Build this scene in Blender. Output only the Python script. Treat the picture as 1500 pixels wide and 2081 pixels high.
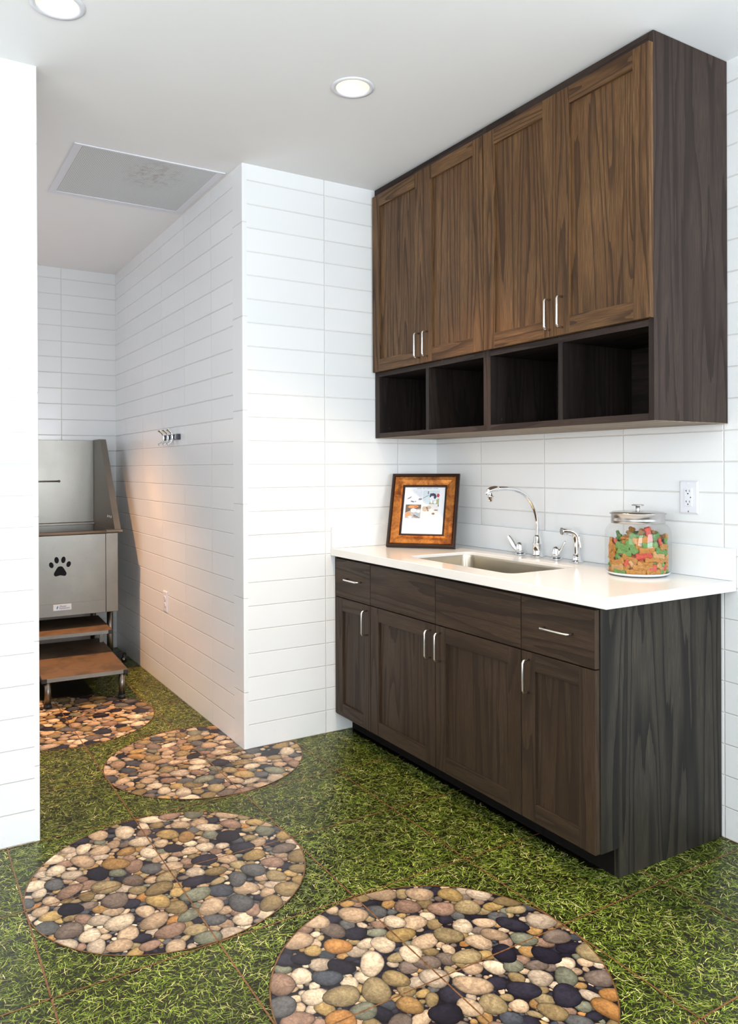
import bpy, bmesh, math, random
import numpy as np
from mathutils import Vector, Matrix
random.seed(7); RNG = np.random.default_rng(11)
sc = bpy.context.scene; COL = sc.collection
for o in list(bpy.data.objects): bpy.data.objects.remove(o)

# ------------------------------------------------------------------ camera
H = 2.7326
cam = bpy.data.cameras.new('camera'); camo = bpy.data.objects.new('camera', cam); COL.objects.link(camo)
yaw, pitch, roll = 0.5486, -0.002, -0.004
F = Vector((-math.cos(yaw), math.sin(yaw), 0)); R = Vector((math.sin(yaw), math.cos(yaw), 0)); U = Vector((0, 0, 1))
F2 = F*math.cos(pitch)+U*math.sin(pitch); U2 = U*math.cos(pitch)-F*math.sin(pitch)
R3 = R*math.cos(roll)+U2*math.sin(roll); U3 = U2*math.cos(roll)-R*math.sin(roll)
m = Matrix.Identity(4)
for i in range(3): m[i][0] = R3[i]; m[i][1] = U3[i]; m[i][2] = -F2[i]
m[0][3], m[1][3], m[2][3] = 3.3793, -2.4931, 1.3142
camo.matrix_world = m
cam.sensor_fit = 'HORIZONTAL'; cam.sensor_width = 36; cam.lens = 1574.19/1500*36
cam.shift_x = 0; cam.shift_y = -(1040.5-952.6)/1500; cam.clip_start = .02
sc.camera = camo
# ------------------------------------------------------------------ light and exposure
sc.view_settings.view_transform = 'Standard'; sc.view_settings.look = 'None'
sc.view_settings.gamma = 1; sc.view_settings.use_curve_mapping = False
sc.view_settings.exposure = 0.0
w = bpy.data.worlds.new('world'); sc.world = w; w.use_nodes = True
w.node_tree.nodes['Background'].inputs[0].default_value = (.75, .86, 1, 1)
w.node_tree.nodes['Background'].inputs[1].default_value = 1.0

def area(name, loc, rot, sx, sy, power, col):
    l = bpy.data.lights.new(name, 'AREA'); l.shape = 'RECTANGLE'; l.size = sx; l.size_y = sy
    l.energy = power; l.color = col
    o = bpy.data.objects.new(name, l); COL.objects.link(o); o.location = loc; o.rotation_euler = rot; return o
# daylight from behind the photographer, split over two windows
area('front_daylight', (5.38, -3.45, 1.55), (0, math.radians(126), 0), 1.9, 1.4, 112, (.86, .94, 1))
area('front_daylight', (5.38, -.74, 1.55), (0, math.radians(126), 0), 1.9, 1.15, 104, (.86, .94, 1))  # this second window is added to even out brightness on the walls
area('added_side_fill', (3.2, -4.42, 1.6), (math.radians(124), 0, 0), 2.2, 1.8, 56, (1, .97, .92))  # unseen fill from the left, added to lift doors and ceiling
area('added_corridor_fill', (-1.15, -2.93, 1.55), (math.radians(108), 0, 0), 1.5, 1.5, 8.0, (.90, .94, 1))  # unseen light added to brighten the dim corridor
WARM = (1.0, .66, .36)
# x, y, watts, colour, cone
LIGHTS = [(.880, -1.030, 125, (1, .66, .36), 88), (.862, -2.065, 16, (1, .78, .52), 86), (-1.53, -2.13, 440, (1, .49, .19), 86), (3.1, -1.03, 30, (1, .82, .6), 100), (3.1, -3.1, 30, (1, .82, .6), 100)]  # last two lamps are added out of view as extra fill

# ------------------------------------------------------------------ node helpers
class NT:
    def __init__(s, name):
        s.m = bpy.data.materials.new(name); s.m.use_nodes = True; s.t = s.m.node_tree; s.n = s.t.nodes
        s.b = s.n['Principled BSDF']
    def new(s, typ, **kw):
        n = s.n.new(typ)
        for k, v in kw.items(): setattr(n, k, v)
        return n
    def put(s, sock, v):
        if v is None: return
        if isinstance(v, bpy.types.NodeSocket): s.t.links.new(v, sock)
        else:
            if isinstance(v, (tuple, list)) and len(v) == 3 and sock.type == 'RGBA': v = (*v, 1)
            sock.default_value = v
    def math(s, op, a, b=None, c=None):
        n = s.new('ShaderNodeMath', operation=op); s.put(n.inputs[0], a); s.put(n.inputs[1], b)
        if c is not None: s.put(n.inputs[2], c)
        return n.outputs[0]
    def ramp(s, v, f0, f1, t0=0., t1=1., smooth=True):
        n = s.new('ShaderNodeMapRange', interpolation_type='SMOOTHSTEP' if smooth else 'LINEAR')
        for i, x in enumerate((v, f0, f1, t0, t1)): s.put(n.inputs[i], x)
        return n.outputs[0]
    def mix(s, f, a, b, mode='MIX'):
        n = s.new('ShaderNodeMix', data_type='RGBA', blend_type=mode)
        s.put(n.inputs[0], f); s.put(n.inputs[6], a); s.put(n.inputs[7], b); return n.outputs[2]
    def noise(s, vec, scale, detail=2, rough=.5, dist=0.):
        n = s.new('ShaderNodeTexNoise'); s.put(n.inputs['Vector'], vec)
        n.inputs['Scale'].default_value = scale; n.inputs['Detail'].default_value = detail
        n.inputs['Roughness'].default_value = rough; n.inputs['Distortion'].default_value = dist
        return n.outputs[0]
    def mapping(s, vec, sc3, loc=(0, 0, 0)):
        n = s.new('ShaderNodeMapping'); s.put(n.inputs[0], vec); n.inputs['Scale'].default_value = sc3
        n.inputs['Location'].default_value = loc; return n.outputs[0]
    def bump(s, h, strength, dist):
        n = s.new('ShaderNodeBump'); n.inputs['Strength'].default_value = strength; n.inputs['Distance'].default_value = dist
        s.put(n.inputs['Height'], h); s.put(s.b.inputs['Normal'], n.outputs[0]); return n.outputs[0]
    def set(s, col=None, rough=None, metal=None, spec=None):
        s.put(s.b.inputs['Base Color'], col); s.put(s.b.inputs['Roughness'], rough)
        s.put(s.b.inputs['Metallic'], metal); s.put(s.b.inputs['Specular IOR Level'], spec); return s.m
    def pos(s): return s.new('ShaderNodeNewGeometry').outputs['Position']
    def obj(s): return s.new('ShaderNodeTexCoord').outputs['Object']
    def uv(s): return s.new('ShaderNodeUVMap', uv_map='UVMap').outputs[0]
    def xyz(s, v):
        n = s.new('ShaderNodeSeparateXYZ'); s.put(n.inputs[0], v); return n.outputs

def plain(name, col, rough=.5, metal=0., spec=.5, var=.04, scale=30, bump=0.):
    N = NT(name); nz = N.noise(N.obj(), scale, 3)
    c = N.mix(nz, tuple(max(0, x*(1-var)) for x in col), tuple(min(1, x*(1+var)) for x in col))
    if bump: N.bump(N.noise(N.obj(), scale*4, 2), bump, .001)
    return N.set(c, rough, metal, spec)

def tile_mat(name, ax, off, w, TZ=.1107, zoff=0., zw=None):
    N = NT(name); P = N.xyz(N.pos())
    h = N.math('PINGPONG', N.math('SUBTRACT', P[ax], off), w/2)
    z = N.math('PINGPONG', N.math('SUBTRACT', P[2], zoff), (zw or TZ)/2)
    d = N.math('MINIMUM', h, z)
    mask = N.ramp(d, .0010, .0023, 1, 0)
    # small tone shift from tile to tile
    ci = N.math('FLOOR', N.math('DIVIDE', N.math('SUBTRACT', P[ax], off), w)); zi = N.math('FLOOR', N.math('DIVIDE', N.math('SUBTRACT', P[2], zoff), (zw or TZ)))
    wn = N.new('ShaderNodeTexWhiteNoise', noise_dimensions='2D'); cb = N.new('ShaderNodeCombineXYZ')
    N.put(cb.inputs[0], ci); N.put(cb.inputs[1], zi); N.put(wn.inputs['Vector'], cb.outputs[0])
    t = N.mix(wn.outputs[0], (.80, .815, .82), (.83, .84, .845))
    # scuffs near the floor
    sm = N.math('MULTIPLY', N.ramp(N.noise(N.pos(), 42, 6, .7), .63, .70), N.math('MULTIPLY', N.ramp(P[2], .10, .02), N.ramp(N.noise(N.pos(), 2.2, 1), .5, .62)))
    t = N.mix(N.math('MULTIPLY', sm, .5), t, (.33, .30, .26))
    c = N.mix(mask, t, (.71, .70, .68))
    hgt = N.math('ADD', N.ramp(d, .0008, .0036), N.math('MULTIPLY', N.noise(N.pos(), 5, 2), .35))
    N.bump(hgt, .8, .0022)
    return N.set(c, N.ramp(mask, 0, 1, .2, .6), 0, .5)

def oak(name, dark, mid, light, rings=16., spec=.22, rough=.46, amt=.62):
    N = NT(name); uv = N.uv()
    big = N.noise(N.mapping(uv, (8.0, .48, 1)), 1.0, 1.6, .42, .25)
    wob = N.noise(N.mapping(uv, (60, 3.2, 1)), 1.0, 2, .6)
    ringv = N.math('ADD', N.math('MULTIPLY', big, rings), N.math('MULTIPLY', wob, .42))
    saw = N.math('FRACT', ringv)
    r1 = N.ramp(saw, .42, .97); r2 = N.ramp(saw, .97, 1.0, 1, 0)
    ring = N.math('MULTIPLY', r1, r2)
    fib = N.noise(N.mapping(uv, (420, 9, 1)), 1.0, 3, .65)
    fibm = N.ramp(fib, .42, .62)
    blot = N.noise(N.mapping(uv, (9, 1.5, 1)), 1.0, 2)
    base = N.mix(N.ramp(blot, .3, .7), mid, light)
    pore = N.math('MULTIPLY', ring, N.ramp(fib, .25, .55, .55, 1))
    c = N.mix(N.math('MULTIPLY', pore, amt), base, dark)
    c = N.mix(N.math('MULTIPLY', N.math('SUBTRACT', 1, fibm), .52), c, dark)
    N.bump(N.math('SUBTRACT', N.math('MULTIPLY', fib, .5), N.math('MULTIPLY', pore, .5)), .35, .0007)
    return N.set(c, N.math('ADD', rough, N.math('MULTIPLY', pore, .12)), 0, spec)

M = {}
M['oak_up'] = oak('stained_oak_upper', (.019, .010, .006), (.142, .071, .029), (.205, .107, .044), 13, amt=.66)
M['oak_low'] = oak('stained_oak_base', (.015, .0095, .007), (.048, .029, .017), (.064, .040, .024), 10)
M['oak_end'] = oak('stained_oak_end_panel', (.0065, .006, .0065), (.037, .031, .023), (.053, .045, .033), 9, .22, .45, .9)
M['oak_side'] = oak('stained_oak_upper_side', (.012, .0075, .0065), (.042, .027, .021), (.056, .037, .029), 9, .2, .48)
M['oak_shaded'] = oak('stained_oak_shaded_interior', (.005, .004, .004), (.018, .013, .011), (.030, .022, .019), 10)  # shade of the open cubbies put into the colour of the oak
M['underside'] = oak('pale_oak_underside', (.12, .085, .055), (.27, .20, .13), (.34, .26, .18), 8)
M['toe'] = plain('toe_kick_black', (.008, .007, .0065), .7, spec=.08)
M['wall_r'] = tile_mat('white_tile_cabinet_wall', 0, .370, .443)
M['wall_c'] = tile_mat('white_tile_partition_face', 1, -.681, .432)
M['wall_cor'] = tile_mat('white_tile_corridor', 0, -.421, .43)
M['wall_b'] = tile_mat('white_tile_back', 1, -1.488, .432)
M['wall_l'] = tile_mat('white_tile_left', 1, -2.50, .432)
M['trim'] = tile_mat('white_bullnose_trim', 0, 55.0, 100.0, zoff=.263, zw=.4395)
M['paint'] = plain('white_wall_paint', (.88, .88, .87), .6, var=.01)
M['ceil'] = plain('ceiling_paint', (.88, .884, .886), .85, var=.012, scale=6)
M['chrome'] = plain('chrome', (.86, .87, .88), .07, 1, var=.01)
M['nickel'] = plain('satin_nickel', (.78, .77, .75), .22, 1, var=.02)
M['black'] = plain('black_plastic', (.012, .012, .013), .45)
M['white_pl'] = plain('white_plastic', (.76, .77, .82), .3, var=.01)
M['slot_dark'] = plain('slot_shadow', (.02, .02, .02), .7)
M['rail'] = plain('gunmetal_rail', (.04, .035, .045), .2, .8)
def steel(name, col, rough, sx, sy):
    N = NT(name); o = N.obj(); a = N.noise(N.mapping(o, (sx, sy, 260)), 1, 2); b = N.noise(o, 5.5, 4, .6)
    spots = N.ramp(N.noise(o, 95, 2, .5), .70, .76)
    c = N.mix(b, tuple(x*.80 for x in col), tuple(min(1, x*1.12) for x in col)); c = N.mix(N.math('MULTIPLY', spots, .45), c, tuple(x*.4 for x in col))
    N.bump(a, .05, .0004)
    return N.set(c, N.math('ADD', rough, N.math('MULTIPLY', b, .14)), 1)
M['steel'] = steel('brushed_stainless', (.255, .240, .215), .27, 4, 4)
M['steel_sink'] = steel('sink_stainless', (.44, .39, .315), .22, 4, 4)
M['steel_lid'] = plain('jar_lid_steel', (.56, .55, .54), .25, 1, var=.02)
def quartz():
    N = NT('white_quartz'); n1 = N.noise(N.pos(), 260, 2); n2 = N.noise(N.pos(), 3, 2)
    c = N.mix(N.ramp(n1, .3, .7), (.835, .825, .80), (.855, .85, .83)); return N.set(N.mix(N.math('MULTIPLY', n2, .15), c, (.84, .82, .78)), .16, 0, .5)
M['quartz'] = quartz(); M['splash'] = plain('white_quartz_splash', (.82, .835, .845), .2, var=.01)
def copper():
    N = NT('antique_copper'); n = N.noise(N.obj(), 16, 6, .7, .6); n2 = N.noise(N.obj(), 160, 3)
    c = N.mix(N.ramp(n, .3, .72), (.15, .035, .008), (.62, .235, .05)); c = N.mix(N.ramp(n2, .55, .7, 0, .5), c, (.08, .02, .008))
    N.bump(n2, .15, .0006); return N.set(c, .36, .75, .5)
M['copper'] = copper()
M['frame_dark'] = plain('dark_bronze', (.028, .012, .007), .28, .3, var=.2)
def tread():
    N = NT('step_rubber'); n = N.noise(N.pos(), 7, 5, .65, .4)
    c = N.mix(N.ramp(n, .45, .62), (.125, .080, .048), (.080, .053, .034)); N.bump(N.noise(N.pos(), 500, 1), .3, .0004); return N.set(c, .6, 0, .3)
M['tread'] = tread()
def colr(name, col, rough=.6, **k): return plain(name, col, rough, **k)
def thin_glass():
    N = NT('clear_jar_glass'); t = N.new('ShaderNodeBsdfTransparent'); g = N.new('ShaderNodeBsdfGlossy'); g.inputs['Roughness'].default_value = .02
    t.inputs[0].default_value = (.975, .985, .98, 1)
    lw = N.new('ShaderNodeLayerWeight'); lw.inputs['Blend'].default_value = .22
    f = N.math('ADD', N.math('MULTIPLY', N.math('POWER', lw.outputs['Facing'], 2.2), .55), .035)
    mx = N.new('ShaderNodeMixShader'); N.put(mx.inputs[0], f); N.put(mx.inputs[1], t.outputs[0]); N.put(mx.inputs[2], g.outputs[0])
    N.put(N.n['Material Output'].inputs['Surface'], mx.outputs[0]); return N.m
M['glass'] = thin_glass()
def biscuit(name, a, b):
    N = NT(name); n = N.noise(N.obj(), 160, 4, .7); N.bump(N.noise(N.obj(), 420, 3), .5, .0008)
    return N.set(N.mix(N.ramp(n, .35, .7), a, b), .75, 0, .3)
M['bis_orange'] = biscuit('baked_orange', (.34, .145, .03), (.50, .235, .055))
M['bis_tan'] = biscuit('baked_tan', (.42, .225, .085), (.55, .32, .14))
M['bis_green'] = biscuit('baked_green', (.085, .19, .045), (.16, .29, .09))
M['bis_red'] = biscuit('baked_red', (.42, .055, .035), (.54, .10, .065))
def emis(name, col, s):
    N = NT(name); N.set(col, .5); N.put(N.b.inputs['Emission Color'], col); N.b.inputs['Emission Strength'].default_value = s; return N.m
M['lamp'] = emis('lamp_lens', (1, .93, .74), 5.0)
M['can'] = plain('lamp_reflector', (.92, .88, .74), .35, .1, var=.01)
def perf():
    N = NT('perforated_panel'); P = N.xyz(N.pos()); s = .0072
    a = N.math('PINGPONG', P[0], s/2); b = N.math('PINGPONG', P[1], s/2)
    d = N.math('SQRT', N.math('ADD', N.math('MULTIPLY', a, a), N.math('MULTIPLY', b, b)))
    hole = N.ramp(d, .0019, .0025, 1, 0)
    dx = N.math('DIVIDE', N.math('ADD', P[0], .36), .24); dy = N.math('DIVIDE', N.math('ADD', P[1], 1.42), .17)
    rr = N.math('ADD', N.math('MULTIPLY', dx, dx), N.math('MULTIPLY', dy, dy))
    st = N.math('MULTIPLY', N.ramp(rr, 0, 1, 1, 0), N.ramp(N.noise(N.pos(), 26, 5, .7), .42, .7))
    c = N.mix(N.math('MULTIPLY', st, .8), (.74, .765, .775), (.42, .34, .33))
    return N.set(N.mix(hole, c, (.30, .315, .325)), .55)
M['perf'] = perf()

# ------------------------------------------------------------------ mesh builder
class MB:
    """collects polygons with grain-aligned uvs; build() links them as one mesh object"""
    def __init__(s): s.v = []; s.f = []; s.u = []; s.mi = []; s.sm = []
    def poly(s, pts, uv=None, mi=0, smooth=False):
        b = len(s.v); s.v += [tuple(p) for p in pts]; s.f.append(tuple(range(b, b+len(pts))))
        s.u.append(uv or [(p[0]+p[1], p[2]) for p in pts]); s.mi.append(mi); s.sm.append(smooth); return s
    def box(s, x0, x1, y0, y1, z0, z1, grain='z', mi=0):
        g = 'xyz'.index(grain); o1, o2 = random.uniform(0, 40), random.uniform(0, 40)
        b = len(s.v)
        s.v += [(x, y, z) for x in (x0, x1) for y in (y0, y1) for z in (z0, z1)]
        for idx, ax in (((0, 1, 3, 2), 0), ((4, 6, 7, 5), 0), ((0, 4, 5, 1), 1), ((2, 3, 7, 6), 1), ((0, 2, 6, 4), 2), ((1, 5, 7, 3), 2)):
            s.f.append(tuple(b+i for i in idx)); s.mi.append(mi); s.sm.append(False)
            ins = [a for a in (0, 1, 2) if a != ax]
            vv = g if g in ins else ins[1]; uu = ins[0] if ins[1] == vv else ins[1]
            s.u.append([(s.v[b+i][uu]+o1+ax*7, s.v[b+i][vv]+o2) for i in idx])
        return s
    def grid(s, rows, closed_u=False, mi=0, smooth=True):
        b = len(s.v); n = len(rows[0])
        for r in rows: s.v += [tuple(p) for p in r]
        for i in range(len(rows)-1):
            for j in range(n if closed_u else n-1):
                k = (j+1) % n; f = (b+i*n+j, b+i*n+k, b+(i+1)*n+k, b+(i+1)*n+j)
                s.f.append(f); s.u.append([(s.v[q][0]+s.v[q][1], s.v[q][2]) for q in f]); s.mi.append(mi); s.sm.append(smooth)
        return s
    def lathe(s, prof, c=(0, 0, 0), n=32, mi=0, axis='z', sharp=False):
        rows = []
        for r, h in prof:
            ring = []
            for k in range(n):
                a = 2*math.pi*k/n; x, y = max(r, 1e-5)*math.cos(a), max(r, 1e-5)*math.sin(a)
                p = {'z': (x, y, h), 'x': (h, x, y), 'y': (y, h, x)}[axis]
                ring.append((p[0]+c[0], p[1]+c[1], p[2]+c[2]))
            rows.append(ring)
        if sharp:
            for i in range(len(rows)-1): s.grid(rows[i:i+2], True, mi, True)
        else: s.grid(rows, True, mi)
        return s
    def tube(s, pts, r, n=12, mi=0, cap=True, ry=None):
        pts = [Vector(p) for p in pts]; rr = r if isinstance(r, (list, tuple)) else [r]*len(pts); rows = []
        up = None
        for i, p in enumerate(pts):
            d = (pts[min(i+1, len(pts)-1)]-pts[max(i-1, 0)]).normalized()
            if up is None: up = d.orthogonal().normalized()
            up = (up-d*up.dot(d)).normalized(); sd = d.cross(up)
            rows.append([p+up*math.cos(2*math.pi*k/n)*rr[i]+sd*math.sin(2*math.pi*k/n)*(rr[i] if ry is None else ry) for k in range(n)])
        s.grid(rows, True, mi)
        if cap: s.poly(rows[0][::-1], mi=mi); s.poly(rows[-1], mi=mi)
        return s
    def prism(s, outline, t, frame, mi=0):
        """outline of (a,b) pairs extruded by t; frame(a,b,c)->xyz"""
        bot = [frame(a, b, 0) for a, b in outline]; top = [frame(a, b, t) for a, b in outline]
        s.poly(top, mi=mi); s.poly(bot[::-1], mi=mi); n = len(outline)
        for i in range(n): j = (i+1) % n; s.poly([bot[i], bot[j], top[j], top[i]], mi=mi)
        return s
    def build(s, name, mats, parent=None, origin=(0, 0, 0), bevel=0, weld=True, seg=2):
        me = bpy.data.meshes.new(name); ox, oy, oz = origin
        me.from_pydata([(x-ox, y-oy, z-oz) for x, y, z in s.v], [], s.f)
        uvl = me.uv_layers.new(name='UVMap'); flat = [c for u in s.u for p in u for c in p]
        uvl.data.foreach_set('uv', flat)
        me.polygons.foreach_set('material_index', s.mi); me.polygons.foreach_set('use_smooth', s.sm)
        for mt in (mats if isinstance(mats, (list, tuple)) else [mats]): me.materials.append(M[mt] if isinstance(mt, str) else mt)
        bm = bmesh.new(); bm.from_mesh(me)
        if weld: bmesh.ops.remove_doubles(bm, verts=bm.verts, dist=1e-6)
        bmesh.ops.recalc_face_normals(bm, faces=bm.faces); bm.to_mesh(me); bm.free()
        o = bpy.data.objects.new(name, me); COL.objects.link(o)
        if parent: o.parent = parent
        else: o.location = origin
        if bevel:
            md = o.modifiers.new('bevel', 'BEVEL'); md.width = bevel; md.segments = seg; md.limit_method = 'ANGLE'; md.angle_limit = math.radians(40)
        return o
def thing(name, label, cat, loc=(0, 0, 0), group=None):
    o = bpy.data.objects.new(name, None); COL.objects.link(o); o.location = loc; o.empty_display_size = .05
    o['label'] = label; o['category'] = cat
    if group: o['group'] = group
    return o
def tag(o, label, cat, group=None):
    o['label'] = label; o['category'] = cat
    if group: o['group'] = group
    return o
def struct(o): o['kind'] = 'structure'; return o
def rrect(x0, x1, y0, y1, r, n=6):
    pts = []
    for cx, cy, a0 in ((x1-r, y1-r, 0), (x0+r, y1-r, 90), (x0+r, y0+r, 180), (x1-r, y0+r, 270)):
        for k in range(n+1):
            a = math.radians(a0+90*k/n); pts.append((cx+r*math.cos(a), cy+r*math.sin(a)))
    return pts

# ------------------------------------------------------------------ room shell
XB, YC, XL, YL = -2.4368, -1.1135, .436, -2.062
def wall(name, x0, x1, y0, y1, mat, z1=H): return struct(MB().box(x0, x1, y0, y1, 0, z1).build(name, mat))
wall('wall_right', .001, 5.5, .001, .15, 'wall_r')
def strips(a, prof):
    b = len(a.v)
    for i in range(len(prof)-1):
        (x0, y0), (x1, y1) = prof[i], prof[i+1]; a.poly([(x0, y0, 0), (x1, y1, 0), (x1, y1, H), (x0, y0, H)])
# partition between cabinet alcove and washing corridor: two faces with their own tile layout plus bullnose corner
a = MB()
a.box(XB-.1, -.123, YC, -.9, 0, H); struct(a.build('wall_corridor', 'wall_cor'))
a = MB(); a.box(-.35, 0, YC+.022, .15, 0, H); struct(a.build('wall_center', 'wall_c'))
a = MB(); r = .006
prof = [(-.123, YC+.05), (-.123, YC)]+[(-r+r*math.sin(t), YC+r-r*math.cos(t)) for t in [math.radians(x) for x in range(0, 91, 15)]]+[(0, YC+.022), (-.02, YC+.05)]
strips(a, prof); struct(a.build('trim_1', 'trim', weld=False))
wall('wall_back', XB-.15, XB, -3.1, YC+.2, 'wall_b')
a = MB(); a.box(XL-.16, XL, -4.6, YL-.018, 0, H); struct(a.build('wall_left', 'wall_l'))
a = MB(); prof = [(XL, YL-.018)]+[(XL-r+r*math.cos(t), YL-r+r*math.sin(t)) for t in [math.radians(x) for x in range(0, 91, 15)]]+[(XL-.16, YL), (XL-.16, YL-.018)]
strips(a, prof); struct(a.build('trim_2', 'trim', weld=False))
# walls out of view; all window openings but the first are added for light
def windowed(name, frame, a0, a1, w0, w1, z0, z1, wn, mat='paint'):
    m_ = MB()
    def bx(p, q, zz0, zz1, mb=m_, d0=0, d1=.12): c0 = frame(p, d0); c1 = frame(q, d1); mb.box(min(c0[0], c1[0]), max(c0[0], c1[0]), min(c0[1], c1[1]), max(c0[1], c1[1]), zz0, zz1)
    bx(a0, w0, 0, H); bx(w1, a1, 0, H); bx(w0, w1, 0, z0); bx(w0, w1, z1, H); struct(m_.build(name, mat))
    f = MB(); t = .05
    for p, q, s0, s1 in ((w0, w0+t, z0, z1), (w1-t, w1, z0, z1), (w0+t, w1-t, z0, z0+t), (w0+t, w1-t, z1-t, z1), ((w0+w1)/2-t/2, (w0+w1)/2+t/2, z0+t, z1-t)): bx(p, q, s0, s1, f, .03, .09)
    struct(f.build(wn, 'white_pl'))
windowed('wall_front', lambda p, d: (5.42+d, p), -4.6, -2.0, -4.2, -2.7, .55, 2.5, 'window_1')
windowed('wall_front', lambda p, d: (5.42+d, p), -2.0, .15, -1.35, -.13, .55, 2.5, 'added_window_4')
windowed('wall_side', lambda p, d: (p, -4.46-d), XL, 5.5, 2.0, 4.4, .6, 2.55, 'added_window_2')
windowed('wall_tub_end', lambda p, d: (p, -2.965-d), XB, XL-.16, -1.95, -.35, .75, 2.35, 'added_window_3')
# ceiling with round openings for the recessed lamps
LR = .0665
xs = sorted([XB-.15, 5.55]+[x+s for x in {l[0] for l in LIGHTS} for s in (-.1, .1)]); ys = sorted([-4.6, .15]+[y+s for y in (-1.03, -2.065, -2.13, -3.1) for s in (-.05, .05)])
a = MB()
holes = [(l[0], l[1]) for l in LIGHTS]
# plain cells: cut plane along x bands, each lamp gets a square cell with a round hole
xb = sorted(set([XB-.15, 5.55]+[v for hx, hy in holes for v in (round(hx-.1, 4), round(hx+.1, 4))]))
for i in range(len(xb)-1):
    x0, x1 = xb[i], xb[i+1]; hs = sorted([(hy, hx) for hx, hy in holes if hx-.1 < (x0+x1)/2 < hx+.1]); y = -4.6
    for hy, hx in hs:
        q0, q1 = hy-.1, hy+.1
        a.poly([(x0, y, H), (x0, q0, H), (x1, q0, H), (x1, y, H)])
        n = 48; cl = H
        for k in range(n):
            if (x0+x1)/2 > hx and False: pass
            t0, t1 = 2*math.pi*k/n, 2*math.pi*(k+1)/n
            def sq(t):
                c, s_ = math.cos(t), math.sin(t); m_ = max(abs(c), abs(s_)); return (c/m_, s_/m_)
            s0, s1 = sq(t0), sq(t1)
            A = (hx+.1*s0[0], hy+.1*s0[1], H); B = (hx+.1*s1[0], hy+.1*s1[1], H)
            if x0 <= hx <= x1 or True:
                a.poly([(hx+LR*math.cos(t0), hy+LR*math.sin(t0), H), A, B, (hx+LR*math.cos(t1), hy+LR*math.sin(t1), H)])
        y = q1
    a.poly([(x0, y, H), (x0, .15, H), (x1, .15, H), (x1, y, H)])
ce = a.build('ceiling', 'ceil'); struct(ce)
for p in ce.data.polygons:
    if p.normal.z > 0: p.flip()
struct(MB().box(XB-.15, 5.55, -4.6, .15, H+.16, H+.2).build('ceiling', 'paint'))

# recessed lamps
LL = ['round recessed ceiling lamp above the doors of the brown wall cabinets', 'round recessed ceiling lamp cut off by the top left edge of the photo', 'round recessed ceiling lamp over the steel dog tub, hidden behind the left wall', 'added round fill lamp in the ceiling behind the photographer, near the cabinet wall', 'added round fill lamp in the ceiling behind the photographer, far from the cabinets']
for (lx, ly, pw, lc, cone), lab in zip(LIGHTS, LL):
    t = thing('recessed_ceiling_lamp', lab, 'ceiling lamp', (lx, ly, H))
    o = (lx, ly, H)
    MB().lathe([(.0805, H-.0005), (.0795, H-.004), (.069, H-.005), (.0630, H-.003), (.0625, H+.006)], (lx, ly, 0), 48).build('trim_ring', 'white_pl', t, o)
    MB().lathe([(.0625, H+.004), (.058, H+.05), (.050, H+.10)], (lx, ly, 0), 48).build('reflector', 'can', t, o)
    MB().lathe([(.050, H+.10), (.03, H+.096), (.0001, H+.094)], (lx, ly, 0), 48).build('lens', 'lamp', t, o)
    l = bpy.data.lights.new('lamp_beam', 'SPOT'); l.energy = pw; l.color = lc; l.shadow_soft_size = .035; l.spot_size = math.radians(cone); l.spot_blend = 1.0 if lx < 0 else .8
    lo = bpy.data.objects.new('lamp_beam', l); COL.objects.link(lo); lo.parent = t; lo.location = (0, 0, .01)

# ceiling return-air grille
t = thing('ceiling_vent', 'square perforated return air vent with dusty stain on the ceiling', 'vent', (-.507, -1.479, H)); o = (-.507, -1.479, H)
a = MB(); X0, X1, Y0, Y1 = -.858, -.157, -1.823, -1.134
for bb in ((X0, X0+.042, Y0, Y1), (X1-.012, X1, Y0, Y1), (X0+.042, X1-.012, Y0, Y0+.034), (X0+.042, X1-.012, Y1-.034, Y1)): a.box(*bb, H-.006, H-.0005)
a.build('frame', 'white_pl', t, o, .0015)
MB().box(X0+.042, X1-.012, Y0+.034, Y1-.034, H-.0035, H-.001).build('perforated_panel', 'perf', t, o)

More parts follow.
